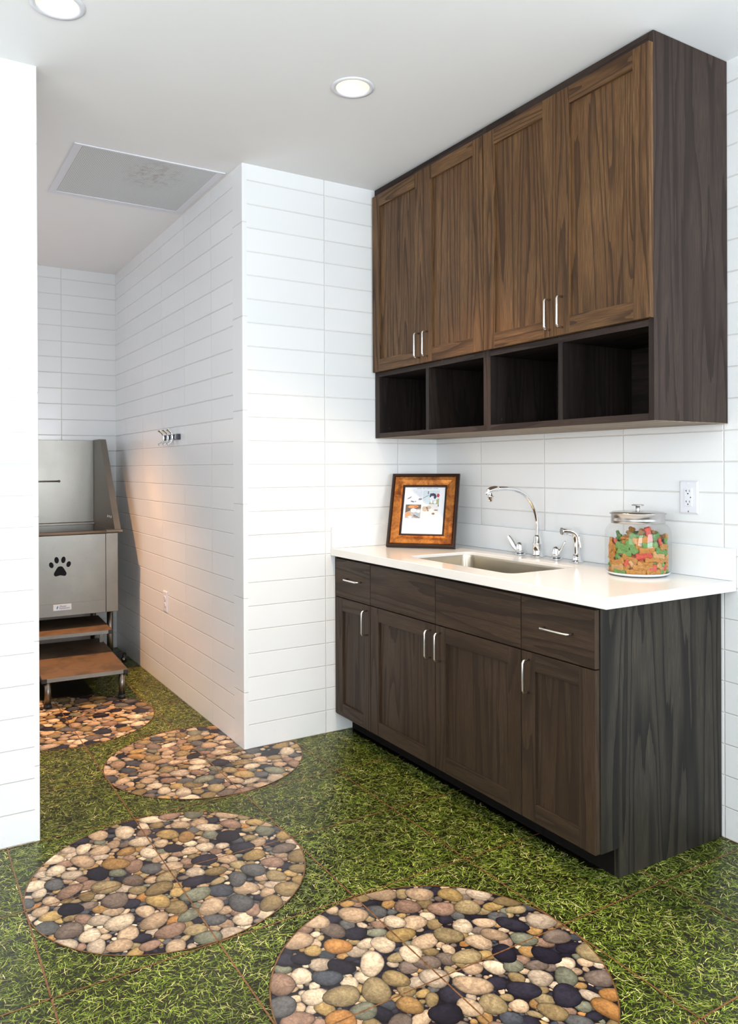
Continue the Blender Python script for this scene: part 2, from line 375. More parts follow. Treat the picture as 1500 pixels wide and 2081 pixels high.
# ------------------------------------------------------------------ floor: printed tiles (grass and round pebble medallions)
def floor():
    SX, SY, RAD = .444, .434, .437
    circ = [(.889, -1.735), (1.776, -1.302), (.0, -1.302), (-.889, -1.735)]
    V = []; Fq = []; Cc = []   # numpy chunks: verts, quads, per-vertex colour
    nv = 0
    def srgb(c): c = np.asarray(c, float)/255; return np.where(c <= .04045, c/12.92, ((c+.055)/1.055)**2.4)
    # base slab top
    base = np.array([[XB-.1, -4.6, 0], [5.5, -4.6, 0], [5.5, .1, 0], [XB-.1, .1, 0]])
    V.append(base); Fq.append(np.array([[0, 1, 2, 3]])); Cc.append(np.tile(srgb([36, 34, 16]), (4, 1))); nv = 4
    # grass blades
    n = 500000
    x = RNG.uniform(-2.4, 3.2, n); y = RNG.uniform(-3.1, 0, n)
    keep = ~((y > -.56) & (x < 1.62) & (x > 0)) & ~((x < 0.28) & (y < -2.1) & (x > -.6)) & ~((x < -.02) & (y > YC+.01)) & ~((x < -1.3) & (y < -1.5))
    # fewer blades far from the viewer's side
    fx, fy = x-3.3793, y+2.4931
    ang = np.degrees(np.arctan2(fx*math.sin(yaw)+fy*math.cos(yaw), -fx*math.cos(yaw)+fy*math.sin(yaw)))
    keep &= (np.abs(ang) < 36) & (np.hypot(fx, fy) > 1.0)
    for cx, cy in circ: keep &= np.hypot(x-cx, y-cy) > RAD+.004
    x, y = x[keep], y[keep]; n = len(x)
    th = RNG.uniform(0, 2*np.pi, n)+.0; L = RNG.gamma(5, .0045, n).clip(.010, .050); W = RNG.uniform(.0006, .00125, n)
    bend = RNG.normal(0, .5, n); z = .00004+RNG.uniform(0, 1, n)*.00035
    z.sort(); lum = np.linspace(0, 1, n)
    pts = []; px, py, a = x-L/2*np.cos(th), y-L/2*np.sin(th), th.copy()
    segs = 4
    for k in range(segs+1):
        wk = W*[.6, 1, .9, .6, .08][k]
        pts.append(np.stack([px-np.sin(a)*wk, py+np.cos(a)*wk, z], 1)); pts.append(np.stack([px+np.sin(a)*wk, py-np.cos(a)*wk, z], 1))
        a = a+bend/segs; px = px+np.cos(a)*L/segs; py = py+np.sin(a)*L/segs
    P = np.stack(pts, 1)  # n,10,3
    for cx, cy in circ:
        d = np.hypot(P[..., 0]-cx, P[..., 1]-cy); s_ = np.where(d < RAD, RAD/np.maximum(d, 1e-6), 1)
        P[..., 0] = cx+(P[..., 0]-cx)*s_; P[..., 1] = cy+(P[..., 1]-cy)*s_
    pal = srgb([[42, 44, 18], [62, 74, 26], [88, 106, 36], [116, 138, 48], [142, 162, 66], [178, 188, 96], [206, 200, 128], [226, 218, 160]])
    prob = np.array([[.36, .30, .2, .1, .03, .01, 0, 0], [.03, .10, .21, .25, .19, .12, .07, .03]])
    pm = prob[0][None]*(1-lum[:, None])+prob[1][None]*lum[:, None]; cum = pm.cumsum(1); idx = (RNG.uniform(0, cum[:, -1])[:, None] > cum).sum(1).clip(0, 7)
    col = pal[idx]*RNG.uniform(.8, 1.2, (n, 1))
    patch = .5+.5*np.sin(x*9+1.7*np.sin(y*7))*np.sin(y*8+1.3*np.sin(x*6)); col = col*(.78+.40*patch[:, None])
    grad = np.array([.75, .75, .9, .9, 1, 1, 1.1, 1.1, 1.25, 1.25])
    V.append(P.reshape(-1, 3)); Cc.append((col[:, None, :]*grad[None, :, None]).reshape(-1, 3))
    b = nv+10*np.arange(n)[:, None]
    Fq.append(np.concatenate([b+np.array([[2*k, 2*k+1, 2*k+3, 2*k+2]]) for k in range(segs)])); nv += 10*n
    FT = []
    # medallions
    stone = srgb([[216, 196, 168], [198, 172, 142], [178, 152, 124], [158, 140, 104], [142, 122, 86], [168, 132, 84], [176, 148, 96], [150, 122, 104], [118, 104, 94], [96, 96, 96], [72, 76, 84], [46, 44, 56], [34, 32, 44], [178, 128, 74], [190, 172, 150], [124, 126, 108]])
    sp = np.array([12, 12, 10, 9, 7, 6, 6, 7, 6, 6, 5, 6, 5, 2, 9, 6], float); sp /= sp.sum()
    for ci, (cx, cy) in enumerate(circ):
        t = np.linspace(0, 2*np.pi, 97)[:-1]
        ring = np.stack([cx+RAD*np.cos(t), cy+RAD*np.sin(t), np.full(96, .00045)], 1)
        V.append(ring); Cc.append(np.tile(srgb([30, 26, 32]), (96, 1))); V.append(np.array([[cx, cy, .00045]])); Cc.append(srgb([[30, 26, 32]]))
        FT.append(np.array([[nv+k, nv+(k+1) % 96, nv+96] for k in range(96)])); nv += 97
        # packing: large first, then fillers
        items = []
        for rad_, tries, gap in ((.036, 300, .92), (.029, 900, .86), (.0225, 1800, .82), (.015, 3000, .82), (.009, 4500, .84), (.0055, 3500, .86)):
            for _ in range(tries):
                rr = (RAD+.008)*math.sqrt(random.random()); tt = random.uniform(0, 2*math.pi); X, Y = rr*math.cos(tt), rr*math.sin(tt)
                r_ = rad_*random.uniform(.82, 1.12)
                if rr > RAD-.004: continue
                if items:
                    A = np.array(items); 
                    if (np.hypot(A[:, 0]-X, A[:, 1]-Y) < (A[:, 2]+r_)*gap).any(): continue
                items.append((X, Y, r_))
        order = sorted(items, key=lambda q: q[2]+random.uniform(-.004, .004))
        m_ = len(order); ns = 20
        for j, (X, Y, r_) in enumerate(order):
            ar = random.uniform(.64, .95); ra, rb = r_*1.13/math.sqrt(ar)*.97, r_*1.10*math.sqrt(ar)
            ph = random.gauss(.6, .9); e1, e2 = random.uniform(-.14, .14), random.uniform(0, 6.28)
            c = stone[RNG.choice(16, p=sp)]*random.uniform(.8, 1.15)
            if r_ < .009 and random.random() < .55: c = stone[RNG.choice([10, 11, 12, 8])]
            zz = .0005+.0006*j/m_
            tt = np.linspace(0, 2*np.pi, ns+1)[:-1]; shp = 1+e1*np.cos(2*tt+e2)+.05*np.cos(3*tt+e2*2)
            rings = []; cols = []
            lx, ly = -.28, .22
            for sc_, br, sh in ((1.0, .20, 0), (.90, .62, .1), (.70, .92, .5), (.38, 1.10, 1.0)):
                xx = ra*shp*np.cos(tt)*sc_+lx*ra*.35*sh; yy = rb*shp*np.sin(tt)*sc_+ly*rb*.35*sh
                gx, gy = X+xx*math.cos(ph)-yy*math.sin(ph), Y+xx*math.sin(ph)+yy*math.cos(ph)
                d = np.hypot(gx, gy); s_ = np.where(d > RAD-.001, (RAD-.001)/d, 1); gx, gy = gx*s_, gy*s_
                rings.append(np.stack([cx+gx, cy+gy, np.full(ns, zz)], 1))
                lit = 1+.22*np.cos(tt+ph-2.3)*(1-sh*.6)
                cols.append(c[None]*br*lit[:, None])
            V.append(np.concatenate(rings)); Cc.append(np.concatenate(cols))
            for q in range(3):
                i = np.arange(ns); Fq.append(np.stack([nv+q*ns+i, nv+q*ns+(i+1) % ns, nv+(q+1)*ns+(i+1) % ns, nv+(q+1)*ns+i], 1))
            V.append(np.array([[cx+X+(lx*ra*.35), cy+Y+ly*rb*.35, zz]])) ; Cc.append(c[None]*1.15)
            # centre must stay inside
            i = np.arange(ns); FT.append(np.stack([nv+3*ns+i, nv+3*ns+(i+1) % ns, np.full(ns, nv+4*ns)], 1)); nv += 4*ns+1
        # brown ring joint
        t = np.linspace(0, 2*np.pi, 129)[:-1]
        o1 = np.stack([cx+(RAD-.0025)*np.cos(t), cy+(RAD-.0025)*np.sin(t), np.full(128, .00125)], 1); o2 = np.stack([cx+(RAD+.0015)*np.cos(t), cy+(RAD+.0015)*np.sin(t), np.full(128, .00125)], 1)
        V.append(o1); V.append(o2); Cc.append(np.tile(srgb([116, 84, 50]), (256, 1))); i = np.arange(128)
        Fq.append(np.stack([nv+i, nv+(i+1) % 128, nv+128+(i+1) % 128, nv+128+i], 1)); nv += 256
    # straight grout joints
    g = .0023
    def strip(x0, x1, y0, y1):
        nonlocal nv
        V.append(np.array([[x0, y0, .0014], [x1, y0, .0014], [x1, y1, .0014], [x0, y1, .0014]])); Cc.append(np.tile(srgb([124, 88, 56]), (4, 1))); Fq.append(np.array([[nv, nv+1, nv+2, nv+3]])); nv += 4
    for k in range(-5, 13): strip(k*SX-g, k*SX+g, -4.5, 0)
    for k in range(0, 11): strip(XB, 5.4, -k*SY-g, -k*SY+g)
    V = np.concatenate(V).astype(np.float32); Cc = np.concatenate(Cc).astype(np.float32); Fq = np.concatenate(Fq).astype(np.int32); FT = np.concatenate(FT).astype(np.int32)
    # slab sides and bottom
    s0 = len(V); V = np.concatenate([V, np.array([[XB-.1, -4.6, -.08], [5.5, -4.6, -.08], [5.5, .1, -.08], [XB-.1, .1, -.08]], np.float32)]); Cc = np.concatenate([Cc, np.full((4, 3), .1, np.float32)])
    Fq = np.concatenate([Fq, np.array([[s0+3, s0+2, s0+1, s0], [0, s0, s0+1, 1], [1, s0+1, s0+2, 2], [2, s0+2, s0+3, 3], [3, s0+3, s0, 0]], np.int32)])
    me = bpy.data.meshes.new('floor'); me.vertices.add(len(V)); me.vertices.foreach_set('co', V.ravel())
    nl = Fq.size+FT.size; npol = len(Fq)+len(FT)
    me.loops.add(nl); me.loops.foreach_set('vertex_index', np.concatenate([Fq.ravel(), FT.ravel()]))
    me.polygons.add(npol); me.polygons.foreach_set('loop_start', np.concatenate([np.arange(len(Fq))*4, len(Fq)*4+np.arange(len(FT))*3]).astype(np.int32))
    ca = me.color_attributes.new('Print', 'FLOAT_COLOR', 'POINT')
    ca.data.foreach_set('color', np.concatenate([Cc, np.ones((len(Cc), 1), np.float32)], 1).ravel())
    me.update(calc_edges=True); me.validate()
    # normals up
    N = NT('printed_floor_tile'); at = N.new('ShaderNodeAttribute', attribute_name='Print'); nz = N.noise(N.pos(), 130, 4, .7); nz2 = N.noise(N.pos(), 34, 4, .6, 1.2)
    c = N.mix(1.0, at.outputs['Color'], N.mix(N.ramp(nz, .3, .72), (.80, .79, .78), (1.22, 1.2, 1.18)), 'MULTIPLY')
    c = N.mix(1.0, c, N.mix(N.ramp(nz2, .3, .7), (.72, .69, .69), (1.20, 1.20, 1.19)), 'MULTIPLY')
    N.set(c, .34, 0, .32); me.materials.append(N.m)
    o = bpy.data.objects.new('floor', me); COL.objects.link(o); struct(o)
    bm = bmesh.new(); bm.from_mesh(me)
    fl = [f for f in bm.faces if f.normal.z < -.5 and f.calc_center_median().z > -.04]
    bmesh.ops.reverse_faces(bm, faces=fl); bm.to_mesh(me); bm.free()
floor()

# ------------------------------------------------------------------ cabinets
def wire_pull(x, y, z, L, vert, parent, origin, name='handle'):
    r, so, k = .0042, .030, .010; h = L/2
    prof = [(-h, 0), (-h, so-k), (-h+k*.3, so-k*.3), (-h+k, so), (h-k, so), (h-k*.3, so-k*.3), (h, so-k), (h, 0)]
    pts = [(x, y-b, z+a_) if vert else (x+a_, y-b, z) for a_, b in prof]
    return MB().tube(pts, r, 10).build(name, 'nickel', parent, origin)
def shaker(x0, x1, z0, z1, yf, mat, parent, origin, pull=None, st=.066, rl=.062, t=.0205, plen=.112):
    a = MB(); yb = yf+t
    a.box(x0, x0+st, yf, yb, z0, z1, 'z'); a.box(x1-st, x1, yf, yb, z0, z1, 'z')
    a.box(x0+st, x1-st, yf, yb, z0, z0+rl, 'x'); a.box(x0+st, x1-st, yf, yb, z1-rl, z1, 'x')
    d = a.build('door', mat, parent, origin, .0012, weld=False)
    MB().box(x0+st-.003, x1-st+.003, yf+.0095, yb-.001, z0+rl-.003, z1-rl+.003, 'z').build('panel', mat, d, origin)
    if pull: wire_pull(pull[0], yf, pull[1], plen, True, d, origin)
    return d
def drawer(x0, x1, z0, z1, yf, mat, parent, origin, pull=None, name='drawer'):
    d = MB().box(x0, x1, yf, yf+.0205, z0, z1, 'x').build(name, mat, parent, origin, .0012)
    if pull: wire_pull(pull[0], yf, pull[1], .125, False, d, origin)
    return d
YF, YK = -.636, -.6145
ZD0, ZD1, ZT0, ZT1 = .098, .6755, .6800, .8650
def carcass(x0, x1, parent, origin, lmat='oak_shaded', end=False):
    a = MB(); z1 = .8770; e = .002
    a.box(x0, x0+.018, YK, -e, .098, z1); 
    if not end: a.box(x1-.018, x1, YK, -e, .098, z1)
    a.box(x0+.018, x1-.018, YK, -e, .098, .116, 'x'); a.box(x0+.018, x1-.018, -.02, -e, .116, z1)
    a.box(x0+.018, x1-.018, YK, YK+.06, z1-.02, z1, 'x'); a.box(x0+.018, x1-.018, YK, YK+.015, .668, .69, 'x')
    a.box(x0+.018, x1-.018, -.08, -e, z1-.02, z1, 'x')
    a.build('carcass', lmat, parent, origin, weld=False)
    MB().box(x0, x1-(.02 if end else 0), -.534, -.516, .0016, .098, 'x').build('toe_kick', 'toe', parent, origin)
g = 'dark oak base cabinets under the white counter'
o = (.18, -.3, 0); t = thing('base_cabinet', 'narrow dark oak base cabinet against the white tiled wall, left end of the run', 'cabinet', o, g)
carcass(.004, .3475, t, o); MB().box(.004, .018, YF+.006, YK, .098, .872).build('filler_strip', 'oak_low', t, o)
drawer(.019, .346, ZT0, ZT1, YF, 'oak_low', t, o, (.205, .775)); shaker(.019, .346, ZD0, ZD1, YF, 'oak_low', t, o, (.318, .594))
o = (.85, -.3, 0); t = thing('base_cabinet', 'wide dark oak sink base cabinet with two doors under the sink', 'cabinet', o, g)
carcass(.3485, 1.3515, t, o)
drawer(.350, .8475, ZT0, ZT1, YF, 'oak_low', t, o, name='false_drawer_front'); drawer(.8510, 1.350, ZT0, ZT1, YF, 'oak_low', t, o, name='false_drawer_front')
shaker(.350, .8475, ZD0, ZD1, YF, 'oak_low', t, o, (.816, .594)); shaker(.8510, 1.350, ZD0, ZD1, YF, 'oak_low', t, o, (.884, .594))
o = (1.52, -.3, 0); t = thing('base_cabinet', 'narrow dark oak base cabinet with the exposed grained end panel, nearest the camera', 'cabinet', o, g)
carcass(1.3525, 1.690, t, o, end=True)
drawer(1.354, 1.686, ZT0, ZT1, YF, 'oak_low', t, o, (1.531, .775)); shaker(1.354, 1.686, ZD0, ZD1, YF, 'oak_low', t, o, (1.392, .594))
a = MB(); ou = [(-.002, .0016), (-.534, .0016), (-.534, .098), (YK, .098), (YK, .8770), (-.002, .8770)]
oo = 13.3
for xx, fl in ((1.690, 1), (1.6705, 0)):
    p = [(xx, y_, z_) for y_, z_ in ou]; a.poly(p if fl else p[::-1], [(q[1]+oo, q[2]+4.1) for q in p])
for i in range(6):
    (y0, z0), (y1, z1) = ou[i], ou[(i+1) % 6]; p = [(1.6705, y0, z0), (1.690, y0, z0), (1.690, y1, z1), (1.6705, y1, z1)]; a.poly(p, [(q[0]+q[1], q[2]) for q in p])
e_ = a.build('end_panel', 'oak_end', t, o, .0008); e_['label'] = 'charcoal stained end panel with bold cathedral grain'

# wall cabinets
UB = 1.4631; UY = -.39; UF = -.4105
def upper(x0, x1, label, doors, mid, end):
    o = ((x0+x1)/2, -.2, UB); t = thing('wall_cabinet', label, 'cabinet', o, 'dark oak wall cabinets over the sink')
    e = .002; a = MB()
    sl = .040 if x0 < .1 else .0215; sr = .0215
    a.box(x0, x0+sl, UY, -e, UB+.0005, H-.003, 'z')
    if not end: a.box(x1-sr, x1, UY, -e, UB+.0005, H-.003, 'z')
    xa, xz = x0+sl, x1-sr
    a.box(xa, xz, UY, -e, UB+.002, UB+.024, 'x'); a.box(xa, xz, UY, -e, 1.772, 1.794, 'x'); a.box(xa, xz, UY, -e, H-.045, H-.003, 'x'); a.box(xa, xz, -.014, -e, UB+.024, 1.772, 'x')
    a.build('carcass', 'oak_shaded', t, o, weld=False)
    f = MB(); yy = UY-.0012   # face edging, same oak as the doors
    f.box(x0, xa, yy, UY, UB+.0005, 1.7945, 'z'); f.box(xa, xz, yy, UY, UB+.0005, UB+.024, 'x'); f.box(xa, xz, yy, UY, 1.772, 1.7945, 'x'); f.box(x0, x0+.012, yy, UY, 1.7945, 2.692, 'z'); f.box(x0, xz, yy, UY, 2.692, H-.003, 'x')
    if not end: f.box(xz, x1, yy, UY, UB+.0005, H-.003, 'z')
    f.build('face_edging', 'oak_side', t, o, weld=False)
    MB().box(mid-.0115, mid+.0115, UY-.001, -.015, UB+.024, 1.772, 'z').build('divider', 'oak_shaded', t, o)
    MB().box(x0, x1, UY, -e, UB-.0015, UB+.0003, 'x').build('underside', 'underside', t, o)
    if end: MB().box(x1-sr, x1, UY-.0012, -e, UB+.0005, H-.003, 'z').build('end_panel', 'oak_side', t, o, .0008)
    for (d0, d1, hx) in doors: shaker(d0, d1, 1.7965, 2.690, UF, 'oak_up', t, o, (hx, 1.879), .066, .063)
    pn = MB()
    pn.lathe([(.0001, 0), (.0042, 0)], (0, 0, 0), 12, axis='x')
    for px, py, pz in ([(x0+sl+.0004, -.33, 1.512), (x0+sl+.0004, -.12, 1.512)]):
        pp = MB(); pp.lathe([(.0001, .0003), (.0045, .0003), (.0045, 0)], (px, py, pz), 12, axis='x'); pp.build('pin_hole', 'slot_dark', t, o)
    return t
upper(.006, .8845, 'left dark oak wall cabinet, against the white tiled wall', [(.012, .4555, .425), (.4575, .8835, .490)], .4605, False)
upper(.8855, 1.7176, 'right dark oak wall cabinet with exposed side, nearest the camera', [(.8875, 1.2985, 1.269), (1.3005, 1.7165, 1.333)], 1.302, True)

# ------------------------------------------------------------------ counter, sink, splash
ZC = .914; CX, CY = 1.7477, -.6541
SK = rrect(.502, 1.188, -.540, -.182, .045, 8)
def counter():
    bm = bmesh.new()
    def ring(pts, z): 
        vs = [bm.verts.new((x, y, z)) for x, y in pts]; es = [bm.edges.new((vs[i], vs[(i+1) % len(vs)])) for i in range(len(vs))]; return vs, es
    outer = [(.0015, CY), (CX, CY), (CX, -.0015), (.0015, -.0015)]
    vo, eo = ring(outer, ZC); vi, ei = ring(SK, ZC)
    bmesh.ops.triangle_fill(bm, edges=eo+ei, use_beauty=True)
    r_ = bmesh.ops.extrude_face_region(bm, geom=bm.faces[:]); bmesh.ops.translate(bm, verts=[v for v in r_['geom'] if isinstance(v, bmesh.types.BMVert)], vec=(0, 0, -.0365))
    bmesh.ops.recalc_face_normals(bm, faces=bm.faces)
    me = bpy.data.meshes.new('countertop'); bm.to_mesh(me); bm.free(); me.materials.append(M['quartz'])
    ob = bpy.data.objects.new('countertop', me); COL.objects.link(ob)
    md = ob.modifiers.new('bevel', 'BEVEL'); md.width = .0022; md.segments = 3; md.limit_method = 'ANGLE'; md.angle_limit = math.radians(50)
    tag(ob, 'white quartz countertop with sink cutout on the dark base cabinets', 'countertop')
counter()
tag(MB().box(.022, CX, -.021, -.0015, ZC+.0005, 1.026, 'x').build('backsplash', 'splash', bevel=.0015), 'low white quartz backsplash strip behind the faucet', 'backsplash')
tag(MB().box(.0015, .0210, CY+.001, -.0015, ZC+.0005, 1.020, 'y').build('sidesplash', 'splash', bevel=.0015), 'low white quartz side splash behind the picture frame', 'backsplash')
o = (.845, -.36, .70); t = thing('undermount_sink', 'stainless steel undermount sink set in the white counter', 'sink', o)
rows = []
for ins, z in ((.0006, .9010), (.0010, .8990), (.0022, .8900), (.004, .72), (.008, .700), (.030, .690)):
    rows.append([(x, y, z) for x, y in rrect(.502+ins, 1.188-ins, -.540+ins, -.182-ins, max(.045, .052-ins*.3), 8)])
a = MB().grid(rows, True); a.poly([(x, y, z) for x, y, z in rows[-1]], smooth=True)
sk = a.build('basin', 'steel_sink', t, o)
for p in sk.data.polygons: pass
MB().lathe([(.045, .6915), (.040, .693), (.028, .690), (.0001, .689)], (.845, -.36, 0), 28).build('drain', 'chrome', t, o)

# ------------------------------------------------------------------ faucet, handles, sprayer
FX, FY = .835, -.062
t = thing('gooseneck_faucet', 'chrome gooseneck faucet with curved spout over the sink', 'faucet', (FX, FY, ZC)); o = (FX, FY, ZC)
MB().lathe([(.0001, ZC+.0005), (.030, ZC+.0005), (.030, ZC+.004), (.024, ZC+.006), (.0215, ZC+.012), (.0212, ZC+.055), (.0225, ZC+.057), (.0225, ZC+.060), (.0195, ZC+.063), (.0165, ZC+.088), (.012, ZC+.096), (.0095, ZC+.097)], (FX, FY, 0), 28).build('base', 'chrome', t, o)
sp = [(-.062, 1.000), (-.062, 1.040), (-.066, 1.080), (-.078, 1.120), (-.102, 1.160), (-.138, 1.192), (-.185, 1.212), (-.235, 1.219), (-.290, 1.220)]
def smooth(pts, n=5):
    out = []
    for i in range(len(pts)-1):
        p0 = Vector(pts[max(i-1, 0)]); p1 = Vector(pts[i]); p2 = Vector(pts[i+1]); p3 = Vector(pts[min(i+2, len(pts)-1)])
        for k in range(n):
            s_ = k/n; out.append(tuple(.5*((2*p1)+(p2-p0)*s_+(2*p0-5*p1+4*p2-p3)*s_**2+(3*p1-p0-3*p2+p3)*s_**3)))
    out.append(tuple(pts[-1])); return out
sps = smooth([(FX, y, z) for y, z in sp]); MB().tube(sps, .0092, 18).build('spout', 'chrome', t, o)
a = MB(); hd = [(FX, -.288, 1.220), (FX, -.292, 1.220), (FX, -.312, 1.2195), (FX, -.330, 1.216), (FX, -.345, 1.209), (FX, -.354, 1.200), (FX, -.357, 1.194)]
a.tube(hd, [.0095, .0125, .0128, .0125, .0105, .0065, .0015], 16); a.build('spout_head', 'chrome', t, o)
MB().lathe([(.005, 1.210), (.006, 1.200), (.010, 1.197), (.009, 1.191), (.017, 1.188), (.017, 1.186), (.0105, 1.183), (.0095, 1.168), (.0075, 1.166), (.0001, 1.167)], (FX, -.332, 0), 22).build('aerator', 'chrome', t, o)
def fhandle(x, label, sgn):
    t = thing('faucet_handle', label, 'faucet handle', (x, FY, ZC), 'chrome handles beside the faucet'); o = (x, FY, ZC)
    MB().lathe([(.0001, ZC+.0005), (.027, ZC+.0005), (.026, ZC+.003), (.020, ZC+.0045)], (x, FY, 0), 26).build('escutcheon', 'chrome', t, o)
    MB().lathe([(.0160, ZC+.004), (.0165, ZC+.008), (.0165, ZC+.0081)], (x, FY, 0), 24).build('seal', 'black', t, o)
    MB().lathe([(.0170, ZC+.008), (.0190, ZC+.012), (.0195, ZC+.024), (.0170, ZC+.042), (.0125, ZC+.053), (.0001, ZC+.057)], (x, FY, 0), 26).build('knob', 'chrome', t, o)
    dx = sgn
    q = 1.0 if sgn < 0 else .12
    pts = [(x+dx*.006, FY-.010*q, ZC+.018), (x+dx*.018, FY-.014*q, ZC+.030), (x+dx*.034, FY-.018*q, ZC+.052), (x+dx*.050, FY-.022*q, ZC+.076), (x+dx*.054, FY-.024*q, ZC+.083)]
    MB().tube(smooth(pts, 3), [.007, .0085, .010, .0112, .0122, .0130, .0130, .0125, .0115, .010, .008, .006, .0035], 12, ry=.0042).build('lever', 'chrome', t, o)
fhandle(.722, 'chrome lever handle left of the faucet spout, lever tilted left', -1)
fhandle(.950, 'chrome lever handle right of the faucet spout, lever tilted right', 1)
x = 1.066; t = thing('side_sprayer', 'chrome pull-out side sprayer standing right of the faucet handles', 'sprayer', (x, FY, ZC)); o = (x, FY, ZC)
MB().lathe([(.0001, ZC+.0005), (.029, ZC+.0005), (.027, ZC+.004), (.018, ZC+.006), (.0165, ZC+.012), (.0160, ZC+.032), (.0001, ZC+.033)], (x, FY, 0), 26).build('holder', 'chrome', t, o)
MB().tube(smooth([(x, FY, ZC+.030), (x+.001, FY, ZC+.060), (x+.001, FY, ZC+.092), (x-.002, FY-.006, ZC+.114), (x-.010, FY-.022, ZC+.126), (x-.020, FY-.045, ZC+.130), (x-.026, FY-.060, ZC+.129)], 3), [.0125, .0125, .0125, .013, .0132, .0135, .0138, .014, .014, .0142, .0145, .015, .0155, .0155, .0155, .0156, .0156, .0158, .0158], 16).build('wand', 'chrome', t, o)
MB().tube(smooth([(x+.010, FY+.002, ZC+.112), (x+.017, FY, ZC+.085), (x+.022, FY, ZC+.056)], 3), .0045, 10).build('trigger', 'chrome', t, o)
MB().tube([(x-.0262, FY-.0602, ZC+.129), (x-.0270, FY-.0625, ZC+.129)], .0125, 16).build('spray_face', colr('spray_face_grey', (.30, .31, .31)), t, o)

# ------------------------------------------------------------------ picture frame (local: x right, z up, -y front)
BLc = Vector((.128, -.405, ZC+.001)); an = math.atan2(.233, .266); W_, H_ = .348, .385; tilt = math.radians(21)
fr = thing('picture_frame', 'copper and dark wood picture frame leaning in the counter corner', 'picture frame', BLc)
fr.rotation_euler = (Matrix.Rotation(an, 3, 'Z') @ Matrix.Rotation(-tilt, 3, 'X')).to_euler()
# inset profile: (inset, forward height)
PR = [(0, 0, 1), (0, .016, 1), (.006, .0205, 1), (.013, .0205, 1), (.0165, .0165, 0), (.020, .0205, 0), (.036, .0205, 0), (.052, .0135, 0), (.060, .0125, 0), (.0605, .0145, 1), (.066, .0145, 1), (.0665, .0105, 1), (.070, .0095, 1), (.0705, .0055, 1)]
def frame_rings(mb_i):
    a = MB()
    for i in range(len(PR)-1):
        (d0, h0, m0), (d1, h1, m1) = PR[i], PR[i+1]
        if m0 != mb_i: continue
        q = lambda d, h: [(d, -h, d), (W_-d, -h, d), (W_-d, -h, H_-d), (d, -h, H_-d)]
        A, B = q(d0, h0), q(d1, h1)
        for k in range(4): a.poly([A[k], A[(k+1) % 4], B[(k+1) % 4], B[k]])
    return a
mo = frame_rings(1); mo.build('edge_molding', 'frame_dark', fr)
frame_rings(0).build('copper_molding', 'copper', fr)
MB().box(.001, W_-.001, -.004, .004, .001, H_-.001).build('backing', 'frame_dark', fr)
d = .069; px0, px1, pz0, pz1 = d, W_-d, d, H_-d; pw, ph = px1-px0, pz1-pz0
pap = MB().box(px0, px1, -.0052, -.0042, pz0, pz1).build('printed_page', colr('page_white', (.80, .82, .87), .35, var=.005), fr)
def fl(name, polys, col, layer=0, parent=pap, rough=.4):
    a = MB(); y_ = -.0054-.00012*layer
    for P_ in polys: a.poly([(px0+u*pw, y_, pz1-v*ph) for u, v in P_])
    return a.build(name, colr(name+'_ink', col, rough, var=.15, scale=120) , parent)
def rect(u0, v0, u1, v1): return [(u0, v1), (u1, v1), (u1, v0), (u0, v0)]
def blob(u, v, a_, b_, rot=0, n=14, s=0):
    rnd = random.Random(int(u*1000+v*77+s)); out = []
    for k in range(n):
        t_ = -2*math.pi*k/n; q = 1+rnd.uniform(-.18, .18); X, Y = a_*q*math.cos(t_), b_*q*math.sin(t_); out.append((u+X*math.cos(rot)-Y*math.sin(rot), v+X*math.sin(rot)+Y*math.cos(rot)))
    return out
p1 = fl('photo_print', [rect(.05, .07, .44, .355)], (.70, .73, .80)); fl('dark_marks', [blob(.13, .235, .06, .012, -.5), blob(.21, .31, .045, .016, .2), blob(.285, .31, .02, .01), blob(.40, .26, .05, .02, -.1)], (.16, .18, .26), 1, p1)
p2 = fl('photo_print', [rect(.46, .07, .86, .365)], (.62, .70, .74)); fl('lawn', [[(.62, .365), (.86, .365), (.86, .24), (.78, .28), (.64, .30)]], (.42, .44, .22), 1, p2)
fl('white_fur', [blob(.72, .22, .10, .07), blob(.68, .30, .03, .05), blob(.76, .31, .035, .05)], (.82, .84, .90), 2, p2); fl('dark_fur', [blob(.70, .16, .075, .035), blob(.76, .20, .035, .05), blob(.645, .19, .02, .03)], (.05, .05, .09), 3, p2); fl('red_cloth', [blob(.83, .18, .035, .04)], (.55, .05, .08), 3, p2); fl('dark_strip', [rect(.575, .085, .60, .15), [(.47, .23), (.475, .24), (.60, .18), (.595, .17)]], (.15, .18, .22), 1, p2)
p3 = fl('photo_print', [rect(.055, .375, .435, .665)], (.12, .095, .075)); fl('orange_glow', [blob(.24, .42, .12, .03), blob(.30, .405, .06, .02)], (.80, .30, .12), 1, p3); fl('grey_floor', [[(.055, .665), (.435, .665), (.435, .46), (.25, .48), (.055, .55)]], (.42, .40, .42), 1, p3)
fl('tan_fur', [blob(.13, .59, .07, .05, -.3)], (.62, .30, .13), 2, p3); fl('white_fur', [blob(.26, .50, .075, .045), blob(.18, .64, .05, .02), blob(.38, .52, .05, .035)], (.80, .78, .80), 3, p3); fl('blue_patch', [blob(.35, .58, .035, .035)], (.28, .42, .52), 3, p3); fl('slats', [[(.26, .60), (.41, .665), (.435, .665), (.28, .59)], [(.25, .62), (.36, .665), (.38, .665), (.26, .61)]], (.05, .04, .045), 4, p3)
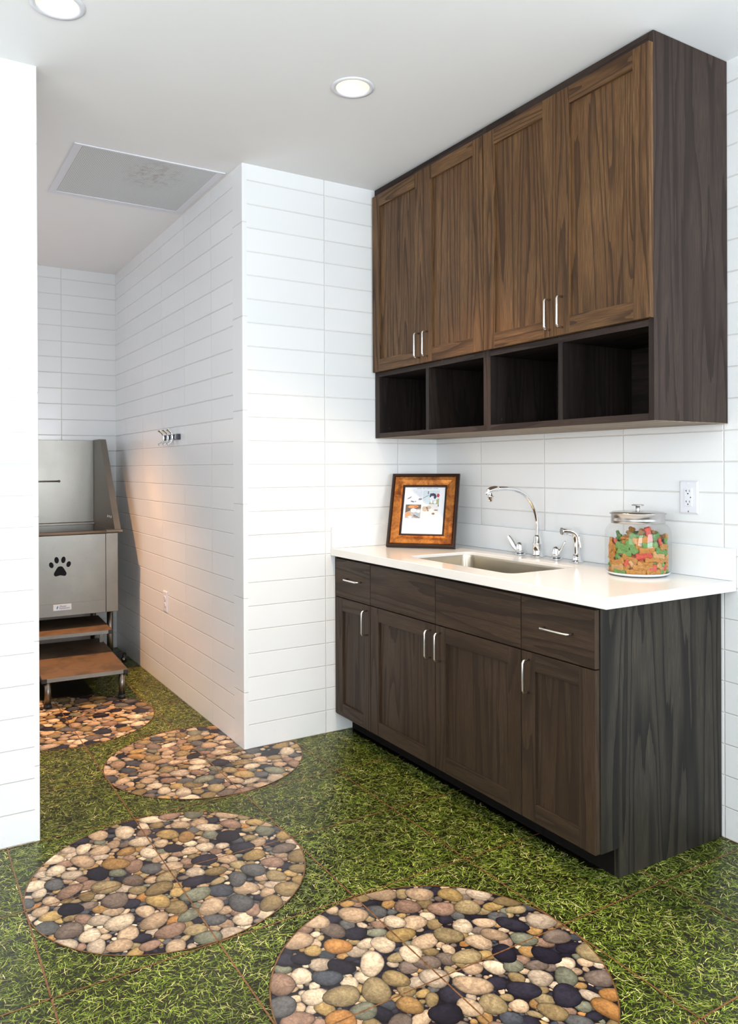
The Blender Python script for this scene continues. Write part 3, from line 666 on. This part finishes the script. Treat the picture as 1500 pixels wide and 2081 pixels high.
p4 = fl('photo_print', [rect(.45, .375, .86, .665)], (.76, .74, .73)); fl('pale_fur', [blob(.53, .46, .07, .055), blob(.62, .44, .06, .04)], (.50, .40, .33), 1, p4); fl('dark_spots', [blob(.74, .565, .035, .024), blob(.80, .49, .05, .012), blob(.85, .39, .012, .03), blob(.61, .50, .02, .015)], (.24, .15, .09), 2, p4)
rl = []; rnd = random.Random(3)
for v in (.695, .712, .728, .80, .818, .835, .856, .93, .948, .966):
    u = .06
    while u < .82: wv = rnd.uniform(.015, .06); rl.append(rect(u, v, min(u+wv, .84), v+.0045)); u += wv+.008
fl('body_text', rl, (.60, .60, .64))
rl = []; u = .30
for wv in (.03, .03, .02, .02, .045, .0, .03, .03, .03, 0, .03, .03, .03, .03, .03, .03, 0, .03, .03, .03, .03, .03): 
    if wv: rl.append(rect(u, .022, u+wv*.62, .036)); u += wv*.85
    else: u += .015
fl('title_text', rl, (.28, .30, .36))

# ------------------------------------------------------------------ glass jar and biscuits
JX, JY, JR = 1.452, -.150, .117
t = thing('glass_jar', 'round clear glass jar of dog biscuits with brushed steel lid', 'jar', (JX, JY, ZC)); o = (JX, JY, ZC)
prof = [(.0001, .0012), (.095, .0012), (.106, .004), (.1125, .012), (.1155, .022), (.117, .035), (.117, .145), (.1155, .160), (.111, .173), (.103, .183), (.095, .188), (.0915, .192), (.0915, .203)]
MB().lathe([(r_, ZC+z) for r_, z in prof], (JX, JY, 0), 64).build('jar_body', 'glass', t, o)
MB().lathe([(.1065, ZC+.0040), (.112, ZC+.0085), (.1135, ZC+.0125), (.1085, ZC+.0125), (.104, ZC+.0075), (.096, ZC+.0042), (.1065, ZC+.0040)], (JX, JY, 0), 64).build('thick_base_rim', colr('jar_base_glass', (.62, .68, .74), .06, spec=.8), t, o)
MB().lathe([(.0935, ZC+.190), (.0955, ZC+.191), (.0955, ZC+.2035), (.0950, ZC+.222), (.1005, ZC+.2245), (.1000, ZC+.2275), (.090, ZC+.2325), (.060, ZC+.2355), (.0001, ZC+.2360)], (JX, JY, 0), 64).build('lid', 'steel_lid', t, o)
MB().lathe([(.0085, ZC+.236), (.0075, ZC+.238), (.0075, ZC+.253), (.022, ZC+.2545), (.0225, ZC+.257), (.020, ZC+.2585), (.0001, ZC+.259)], (JX, JY, 0), 28).build('lid_knob', 'steel_lid', t, o)
def bone_mesh(name, mat):
    hl, hw, kr = .0185, .0062, .0082; out = []
    def arc(cx, cy, a0, a1, n): return [(cx+kr*math.cos(math.radians(a0+(a1-a0)*k/n)), cy+kr*math.sin(math.radians(a0+(a1-a0)*k/n))) for k in range(n+1)]
    ky = .0060; kx = hl+.0040
    out += arc(kx, -ky, -145, 30, 8)+arc(kx, ky, -30, 145, 8)+arc(-kx, ky, 35, 210, 8)+arc(-kx, -ky, 150, 325, 8)
    me = bpy.data.meshes.new(name); bm = bmesh.new(); hz = .0062
    rings = []
    for s_, z in ((.86, -hz), (.97, -hz*.72), (1, 0), (.97, hz*.72), (.86, hz)):
        ring = []
        for x_, y_ in out:
            L_ = math.hypot(x_, y_); nx = x_-(1-s_)*.010*np.sign(x_)*abs(x_)/.02; ny = y_*s_ ; ring.append(bm.verts.new((nx, ny, z)))
        rings.append(ring)
    n = len(out)
    for i in range(4):
        for j in range(n): bm.faces.new((rings[i][j], rings[i][(j+1) % n], rings[i+1][(j+1) % n], rings[i+1][j])).smooth = True
    bm.faces.new(rings[0][::-1]); bm.faces.new(rings[-1])
    for hx in (-.010, 0, .010):
        for zz in (hz+.00015, -hz-.00015):
            vs = [bm.verts.new((hx+.0011*math.cos(k*math.pi/4), .0011*math.sin(k*math.pi/4), zz)) for k in range(8)]
            f = bm.faces.new(vs if zz > 0 else vs[::-1]); f.material_index = 1
    bm.to_mesh(me); bm.free(); me.materials.append(M[mat]); me.materials.append(M['slot_dark']); return me
def biscuits():
    n = 270; half = .0195; rE, rM = .0108, .0088; Rin = JR-.0100; zb, = (ZC+.008,)
    th = RNG.uniform(0, 2*np.pi, n); rr = RNG.uniform(.035, .098, n); z = ZC+.02+RNG.uniform(0, .42, n)
    c = np.stack([rr*np.cos(th), rr*np.sin(th), z], 1)
    # lie mostly flat against the glass
    tang = np.stack([-np.sin(th), np.cos(th), np.zeros(n)], 1); ph = RNG.normal(0, .75, n)
    d = tang*np.cos(ph)[:, None]+np.array([0, 0, 1.])*np.sin(ph)[:, None]+RNG.normal(0, .25, (n, 3)); d /= np.linalg.norm(d, axis=1)[:, None]
    A, B = c-d*half, c+d*half
    rad = np.concatenate([np.full(n, rE), np.full(n, rM), np.full(n, rE)]); ids = np.tile(np.arange(n), 3); wA = np.concatenate([np.ones(n), np.full(n, .5), np.zeros(n)])[:, None]
    same = ids[:, None] == ids[None]
    for it in range(230):
        if it < 190: A[:, 2] -= .0016; B[:, 2] -= .0016
        Pm = np.concatenate([A, (A+B)/2, B]); D = Pm[:, None]-Pm[None]; dist = np.sqrt((D**2).sum(-1))+1e-9
        ov = np.maximum(rad[:, None]+rad[None]-dist, 0); ov[same] = 0
        push = (D/dist[..., None]*ov[..., None]).sum(1)*.35; push = np.clip(push, -.006, .006)
        A += (push[:n]+push[n:2*n]*.5); B += (push[2*n:]+push[n:2*n]*.5)
        for E in (A, B):
            r_ = np.hypot(E[:, 0], E[:, 1]); lim = Rin-rE; s_ = np.where(r_ > lim, lim/r_, 1); E[:, 0] *= s_; E[:, 1] *= s_
            s_ = np.where(r_ < .028, 1+.1, 1); E[:, 0] *= s_; E[:, 1] *= s_
            E[:, 2] = np.maximum(E[:, 2], zb+rE*.8)
        c = (A+B)/2; d = B-A; l_ = np.linalg.norm(d, axis=1)[:, None]; d /= l_; A, B = c-d*half, c+d*half
    c = (A+B)/2
    kinds = [('bis_orange', 'orange', .44), ('bis_green', 'green', .25), ('bis_red', 'red', .16), ('bis_tan', 'pale tan', .15)]
    protos = {k: bone_mesh('dog_biscuit', k) for k, _, _ in kinds}
    lab = {'orange': 'small orange-brown bone-shaped dog biscuit inside the glass jar', 'green': 'small green bone-shaped dog biscuit inside the glass jar', 'red': 'small red bone-shaped dog biscuit inside the glass jar', 'pale tan': 'small pale tan bone-shaped dog biscuit inside the glass jar'}
    p = np.array([k[2] for k in kinds]); pick = RNG.choice(4, n, p=p/p.sum())
    for i in range(n):
        if c[i, 2] > ZC+.168 or (c[i, 2] > ZC+.15 and math.hypot(c[i, 0], c[i, 1]) > .086): continue
        k = kinds[pick[i]]; ob = bpy.data.objects.new('dog_biscuit', protos[k[0]]); COL.objects.link(ob)
        X = Vector(d[i]); out = Vector((c[i, 0], c[i, 1], 0)).normalized(); out = (out+Vector(RNG.normal(0, .35, 3))); Z = (out-X*out.dot(X)).normalized(); Y = Z.cross(X)
        mm = Matrix.Identity(4)
        for q in range(3): mm[q][0] = X[q]; mm[q][1] = Y[q]; mm[q][2] = Z[q]
        mm = mm @ Matrix.Scale(.93, 4)
        mm[0][3], mm[1][3], mm[2][3] = JX+c[i, 0], JY+c[i, 1], c[i, 2]
        ob.matrix_world = mm; 
        # side as seen from the room: u to the right along the counter view, v towards the viewer
        u_ = c[i, 0]*R.x+c[i, 1]*R.y; v_ = -(c[i, 0]*F.x+c[i, 1]*F.y); hz_ = (c[i, 2]-ZC)/.165
        side = 'at the left side' if u_ < -.055 else 'left of centre' if u_ < -.018 else 'at the centre' if u_ < .018 else 'right of centre' if u_ < .055 else 'at the right side'
        lev = 'bottom layer' if hz_ < .16 else 'lower part' if hz_ < .38 else 'middle' if hz_ < .60 else 'upper part' if hz_ < .82 else 'top layer'
        dep = 'front' if v_ > .02 else 'back' if v_ < -.02 else 'inner'
        lb = k[1]+' bone-shaped dog biscuit, '+lev+' of the jar, '+side+', '+dep
        tag(ob, lb, 'dog biscuit', lb.replace('dog biscuit', 'dog biscuits'))
biscuits()

# ------------------------------------------------------------------ outlets
def plate(t, o, x0, x1, z0, z1, y, ny=-1):
    a = MB(); e = .006; q = [(x0, z0), (x1, z0), (x1, z1), (x0, z1)]; q2 = [(x0+e, z0+e), (x1-e, z0+e), (x1-e, z1-e), (x0+e, z1-e)]
    r0 = [(x, y-.0003, z) for x, z in q]; r1 = [(x, y-.003, z) for x, z in q]; r2 = [(x, y-.0065, z) for x, z in q2]
    a.grid([r0, r1, r2], True, smooth=False); a.poly(r2); a.poly(r0[::-1]); a.build('cover_plate', 'white_pl', t, o)
x0, x1, z0, z1 = 1.522, 1.602, 1.138, 1.260; o = ((x0+x1)/2, 0, (z0+z1)/2); t = thing('wall_outlet', 'white square-faced safety outlet on the tiled wall right of the biscuit jar', 'outlet', (o[0], -.001, o[2])); o = (o[0], -.001, o[2])
plate(t, o, x0, x1, z0, z1, 0)
cx, cz = o[0], o[2]
rc = MB().box(cx-.0165, cx+.0165, -.0095, -.005, cz-.033, cz+.033).build('receptacle', 'white_pl', t, o, .001)
for s_ in (1, -1):
    a = MB(); zc = cz+s_*.0195
    a.box(cx-.0075, cx-.0058, -.0101, -.0094, zc+.000, zc+.008); a.box(cx-.0105, cx-.0058, -.0101, -.0094, zc+.0035, zc+.005); a.box(cx+.0055, cx+.0072, -.0101, -.0094, zc, zc+.0075); a.tube([(cx, -.0094, zc-.006), (cx, -.0101, zc-.006)], .0026, 10)
    a.build('socket', 'slot_dark', rc, o)
MB().box(cx-.012, cx+.008, -.0105, -.0094, cz-.0032, cz+.0032).build('test_button', 'white_pl', rc, o, .0004)
MB().box(cx+.0095, cx+.0125, -.0105, -.0094, cz-.0022, cz+.0022).build('indicator', 'slot_dark', rc, o)
for s_ in (.052, -.052): MB().tube([(cx, -.0064, cz+s_), (cx, -.0075, cz+s_)], .003, 12).build('screw', 'nickel', t, o)
x0, x1, z0, z1 = -1.262, -1.180, .452, .577; Yw = YC; o = ((x0+x1)/2, Yw-.001, (z0+z1)/2); t = thing('wall_outlet', 'white double outlet low on the corridor wall beside the tub', 'outlet', o)
plate(t, o, x0, x1, z0, z1, Yw); cx, cz = o[0], o[2]
for s_ in (1, -1):
    zc = cz+s_*.0195; a = MB(); out = [(cx+.0165*math.cos(q), zc+.0145*math.sin(q)) for q in [2*math.pi*k/24 for k in range(24)]]
    a.prism(out, .0035, lambda p, q, r_: (p, Yw-.0060-r_, q)); f = a.build('receptacle', 'white_pl', t, o, .0008)
    a = MB(); a.box(cx-.0070, cx-.0054, Yw-.0101, Yw-.0094, zc, zc+.007); a.box(cx+.0054, cx+.0070, Yw-.0101, Yw-.0094, zc, zc+.007); a.tube([(cx, Yw-.0094, zc-.006), (cx, Yw-.0101, zc-.006)], .0024, 10); a.build('socket', 'slot_dark', f, o)
MB().tube([(cx, Yw-.0064, cz), (cx, Yw-.0075, cz)], .003, 12).build('screw', 'nickel', t, o)

# ------------------------------------------------------------------ coat hooks on the corridor wall
o = (-1.06, YC, 1.49); t = thing('coat_hook_rail', 'small rail with three curved chrome hooks on the corridor wall', 'hook rail', o)
a = MB(); a.box(-1.175, -.925, YC-.022, YC-.0008, 1.475, 1.508, 'x'); a.build('rail', 'rail', t, o, .003)
for hx in (-1.150, -1.065, -.985):
    y0 = YC
    pts = smooth([(hx, y0-.060, 1.538), (hx, y0-.052, 1.530), (hx, y0-.036, 1.515), (hx, y0-.028, 1.492), (hx, y0-.034, 1.470), (hx, y0-.052, 1.455), (hx, y0-.060, 1.451)], 4)
    rr_ = [.0085, .009, .009, .0085, .0075, .007, .0062, .006, .006, .0058, .0058, .0058, .0058, .0058, .006, .006, .0062, .0068, .0072, .008, .0088, .009, .009, .0088, .0085]
    MB().tube(pts, rr_[:len(pts)], 12, ry=.0055).build('hook', 'chrome', t, o)

# ------------------------------------------------------------------ dog washing tub
o = (-2.1, -2.0, 0); tub = thing('dog_wash_tub', 'stainless steel dog washing tub with paw print in the corridor', 'tub', o)
XF, XR, YR, YLt = -1.765, -2.425, -1.265, -2.80
steelb = lambda nm, b, bev=.002, mat='steel', par=tub: b.build(nm, mat, par, o, bev)
steelb('front_panel', MB().box(XF-.012, XF, YLt+.075, -1.340, .468, .900))
ap = steelb('apron', MB().box(XF-.014, XF+.004, YLt+.075, -1.3415, .3885, .4700))
for y0, y1 in ((-1.3405, YR), (YLt, YLt+.0745)): steelb('corner_post', MB().box(XF-.060, XF+.006, y0, y1, .3885, .903))
steelb('side_panel', MB().box(XR, XF-.060, YR-.012, YR, .3885, .905)); steelb('side_panel', MB().box(XR, XF-.060, YLt, YLt+.012, .3885, .905))
steelb('rear_panel', MB().box(XR, XR+.012, YLt+.012, YR-.012, .3885, .93))
steelb('basin_floor', MB().box(XR+.012, XF-.014, YLt+.012, YR-.012, .50, .515)); steelb('underframe', MB().box(XR+.012, XF-.016, YLt+.012, YR-.012, .392, .40), 0, 'black')
a = MB(); a.tube([(XF, YLt+.01, .905), (XF, YR+.005, .905)], .0125, 14); steelb('front_rim', a, 0)
a = MB(); a.box(XF-.045, XF+.012, -1.343, -1.232, .896, .917); steelb('rim_end_cap', a, .008)
a = MB(); a.box(XR, XF-.03, YR-.014, -1.232, .905, .914); steelb('side_rim', a)
steelb('ledge', MB().box(XR+.012, XR+.045, YLt+.012, YR-.012, .915, .93))
steelb('backsplash_panel', MB().box(XR, XR+.012, YLt, -1.277, .931, 1.514))
def wing(ys, yo, nm='wing_panel'):
    a = MB(); out = [(XR+.012, .9145), (-1.785, .9145), (-2.195, 1.514), (XR+.012, 1.514)]
    a.prism(out, 1, lambda p, q, r_: (p, ys if r_ == 0 else ys+(.003 if yo > ys else -.003), q)); w_ = steelb(nm, a, 0)
    a = MB(); P0, P1 = (-1.785, .9145), (-2.195, 1.514); nx, nz = .825, .564
    q = [(P0[0], P0[1]), (P1[0], P1[1]), (P1[0]+.006*nx, P1[1]+.006*nz*0), (P0[0]+.008, P0[1])]
    y0, y1 = sorted((ys-(.002 if yo > ys else -.002), yo))
    a.prism(q, 1, lambda p, qq, r_: (p, y0 if r_ == 0 else y1, qq)); a.build('flange', 'steel', w_, o)
    a = MB(); a.box(XR, -2.195, y0, y1, 1.511, 1.517); a.build('top_flange', 'steel', w_, o)
    return w_
wg = wing(-1.277, -1.240); wing(YLt+.012, YLt-.025)
for k, xx in enumerate((-1.98, -1.93, -1.88)): a = MB().box(xx-.010, xx-.004, -1.2785, -1.2765, .985, 1.000); a.build('vent_slot', 'white_pl' if k == 2 else 'nickel', wg, o)
a = MB(); a.tube([(XR+.022, -2.3, 1.224), (XR+.022, -1.520, 1.224)], .0055, 10); a.build('restraint_bar', 'nickel', tub, o)
a = MB(); a.tube([(XR+.013, -1.513, 1.224), (XR+.028, -1.513, 1.224)], .0085, 12); a.build('bar_knob', 'black', tub, o)
for y_ in (-1.275, -1.310): pass
for lx, ly in ((-1.90, -1.285), (-2.34, -1.30), (-1.90, -2.74), (-2.34, -2.74)):
    l_ = steelb('leg', MB().tube([(lx, ly, .03), (lx, ly, .392)], .020, 18), 0); MB().lathe([(.0001, .0016), (.026, .0016), (.026, .012), (.016, .03), (.0001, .03)], (lx, ly, 0), 18).build('foot', 'black', l_, o)
# lock caster beside the leg
cst = MB().tube([(-1.93, -1.175, .040), (-1.93, -1.200, .040)], .034, 22).build('caster', 'black', tub, o, .004)
MB().tube([(-1.93, -1.1735, .040), (-1.93, -1.176, .040)], .026, 20).build('wheel_disc', colr('pale_wheel', (.55, .56, .50), .3), cst, o); MB().tube([(-1.90, -1.20, .04), (-1.885, -1.20, .04)], .007, 10).build('axle_bolt', 'chrome', cst, o)
MB().box(-1.945, -1.905, -1.268, -1.201, .045, .085).build('bracket', 'black', cst, o, .003)
# paw print decal
def ell(cy, cz, a_, b_, rot, n=28): return [(cy+a_*math.cos(q)*math.cos(rot)-b_*math.sin(q)*math.sin(rot), cz+a_*math.cos(q)*math.sin(rot)+b_*math.sin(q)*math.cos(rot)) for q in [2*math.pi*k/n for k in range(n)]]
PY, PZ = -1.617, .672; fr_ = lambda p, q, r_: (XF+.0003+r_, p, q)
a = MB()
for cy, cz, ra, rb, ro in ((-.052, .040, .0130, .0185, .30), (-.021, .069, .0130, .0205, .12), (.019, .069, .0130, .0205, -.12), (.050, .040, .0130, .0185, -.30)): a.prism(ell(PY+cy, PZ+cz, ra, rb, ro), .0008, fr_)
pad = [(0, .030), (.012, .027), (.021, .016), (.030, 0), (.037, -.014), (.035, -.026), (.026, -.032), (.012, -.029), (0, -.027), (-.012, -.029), (-.026, -.032), (-.035, -.026), (-.037, -.014), (-.030, 0), (-.021, .016), (-.012, .027)]
pd = smooth([(p, q, 0) for p, q in pad+[pad[0]]], 3)[:-1]; a.prism([(PY-p, PZ+q) for p, q, _ in pd], .0008, fr_)
pw_ = a.build('paw_print', colr('decal_black', (.008, .008, .012), .6, spec=.1), tub, o); pw_['label'] = 'black paw print decal on the front panel'
# name plate
pl = MB().box(XF+.004, XF+.0062, -1.660, -1.552, .4265, .4640).build('name_plate', colr('plate_silver', (.62, .63, .66), .3, metal=.3), ap, o, .0006); pl['label'] = 'small silver name plate with blue mark'
def textm(s_, size, loc, rot, mat, name, parent, org):
    cu = bpy.data.curves.new(name, 'FONT'); cu.body = s_; cu.size = size; cu.extrude = .0002; tmp = bpy.data.objects.new(name, cu); COL.objects.link(tmp)
    bpy.context.view_layer.update(); me = bpy.data.meshes.new_from_object(tmp.evaluated_get(bpy.context.evaluated_depsgraph_get())); bpy.data.objects.remove(tmp)
    me.transform(Matrix.Translation(Vector(loc)-Vector(org)) @ rot); me.materials.clear(); me.materials.append(mat); ob = bpy.data.objects.new(name, me); COL.objects.link(ob); ob.parent = parent; return ob
RX = Matrix.Rotation(math.radians(90), 4, 'Z') @ Matrix.Rotation(math.radians(90), 4, 'X')
ink = colr('lettering_dark', (.03, .035, .07), .5)
# sub-part of the apron plate is kept at the plate's own level
for s_, y_, z_, sz in (('Master', -1.622, .4475, .0145), ('Equipment', -1.624, .4355, .0145)): textm(s_, sz, (XF+.0065, y_, z_), RX, ink, 'lettering', ap, o)
a = MB(); a.prism(ell(-1.636, .445, .0035, .0105, -.35), .0004, lambda p, q, r_: (XF+.0063+r_, p, q)); a.build('blue_mark', colr('mark_blue', (.04, .16, .38), .4), ap, o)
for y_ in (-1.656, -1.556):
    for z_ in (.4300, .4605): MB().tube([(XF+.0060, y_, z_), (XF+.0072, y_, z_)], .0017, 8).build('rivet', 'chrome', ap, o)

# ------------------------------------------------------------------ pull-out steps
sa = math.radians(-3.0); st = thing('pull_out_steps', 'two low brown steps on steel legs pulled out from under the dog tub', 'steps', (-1.115, -1.362, 0)); st.rotation_euler = (0, 0, sa)
def step(xf, xr, z, w=.462, nm='tread'):
    tr = MB().box(xr, xf-.004, -w+.004, -.004, z-.006, z).build(nm, 'tread', st, (0, 0, 0), .001)
    fm = MB(); fm.box(xf-.005, xf, -w+.028, -.028, z-.022, z-.001); fm.box(xr, xf-.03, -.004, -.0005, z-.022, z-.001); fm.box(xr, xf-.03, -w+.0005, -w+.004, z-.022, z-.001); fm.box(xr, xf-.006, -w+.006, -.006, z-.010, z-.0065)
    fm.build('edge_trim', 'steel', tr, (0, 0, 0), .0008, weld=False)
    for q in (-.0275, -w): MB().box(xf-.03, xf+.001, q, q+.0275, z-.024, z-.0005).build('corner_cap', 'black', tr, (0, 0, 0), .002)
step(0, -.93, .166); step(-.475, -1.02, .305)
MB().box(-.935, -.927, -.45, -.01, .03, .160).build('riser', 'black', st)
for lx in (-.018, -.900):
    for ly in (-.034, -.428):
        l_ = MB().tube([(lx, ly, .018), (lx, ly, .1435)], .0165, 18).build('leg', 'steel', st); MB().lathe([(.0001, .0016), (.022, .0016), (.022, .016), (.018, .024), (.0001, .024)], (lx, ly, 0), 18).build('foot', 'black', l_)
for lx in (-.80, -.99):
    for ly in (-.020, -.442): MB().box(lx-.012, lx+.012, ly-.010, ly+.010, .0016 if lx < -.9 else .1665, .2825).build('post', 'steel', st)
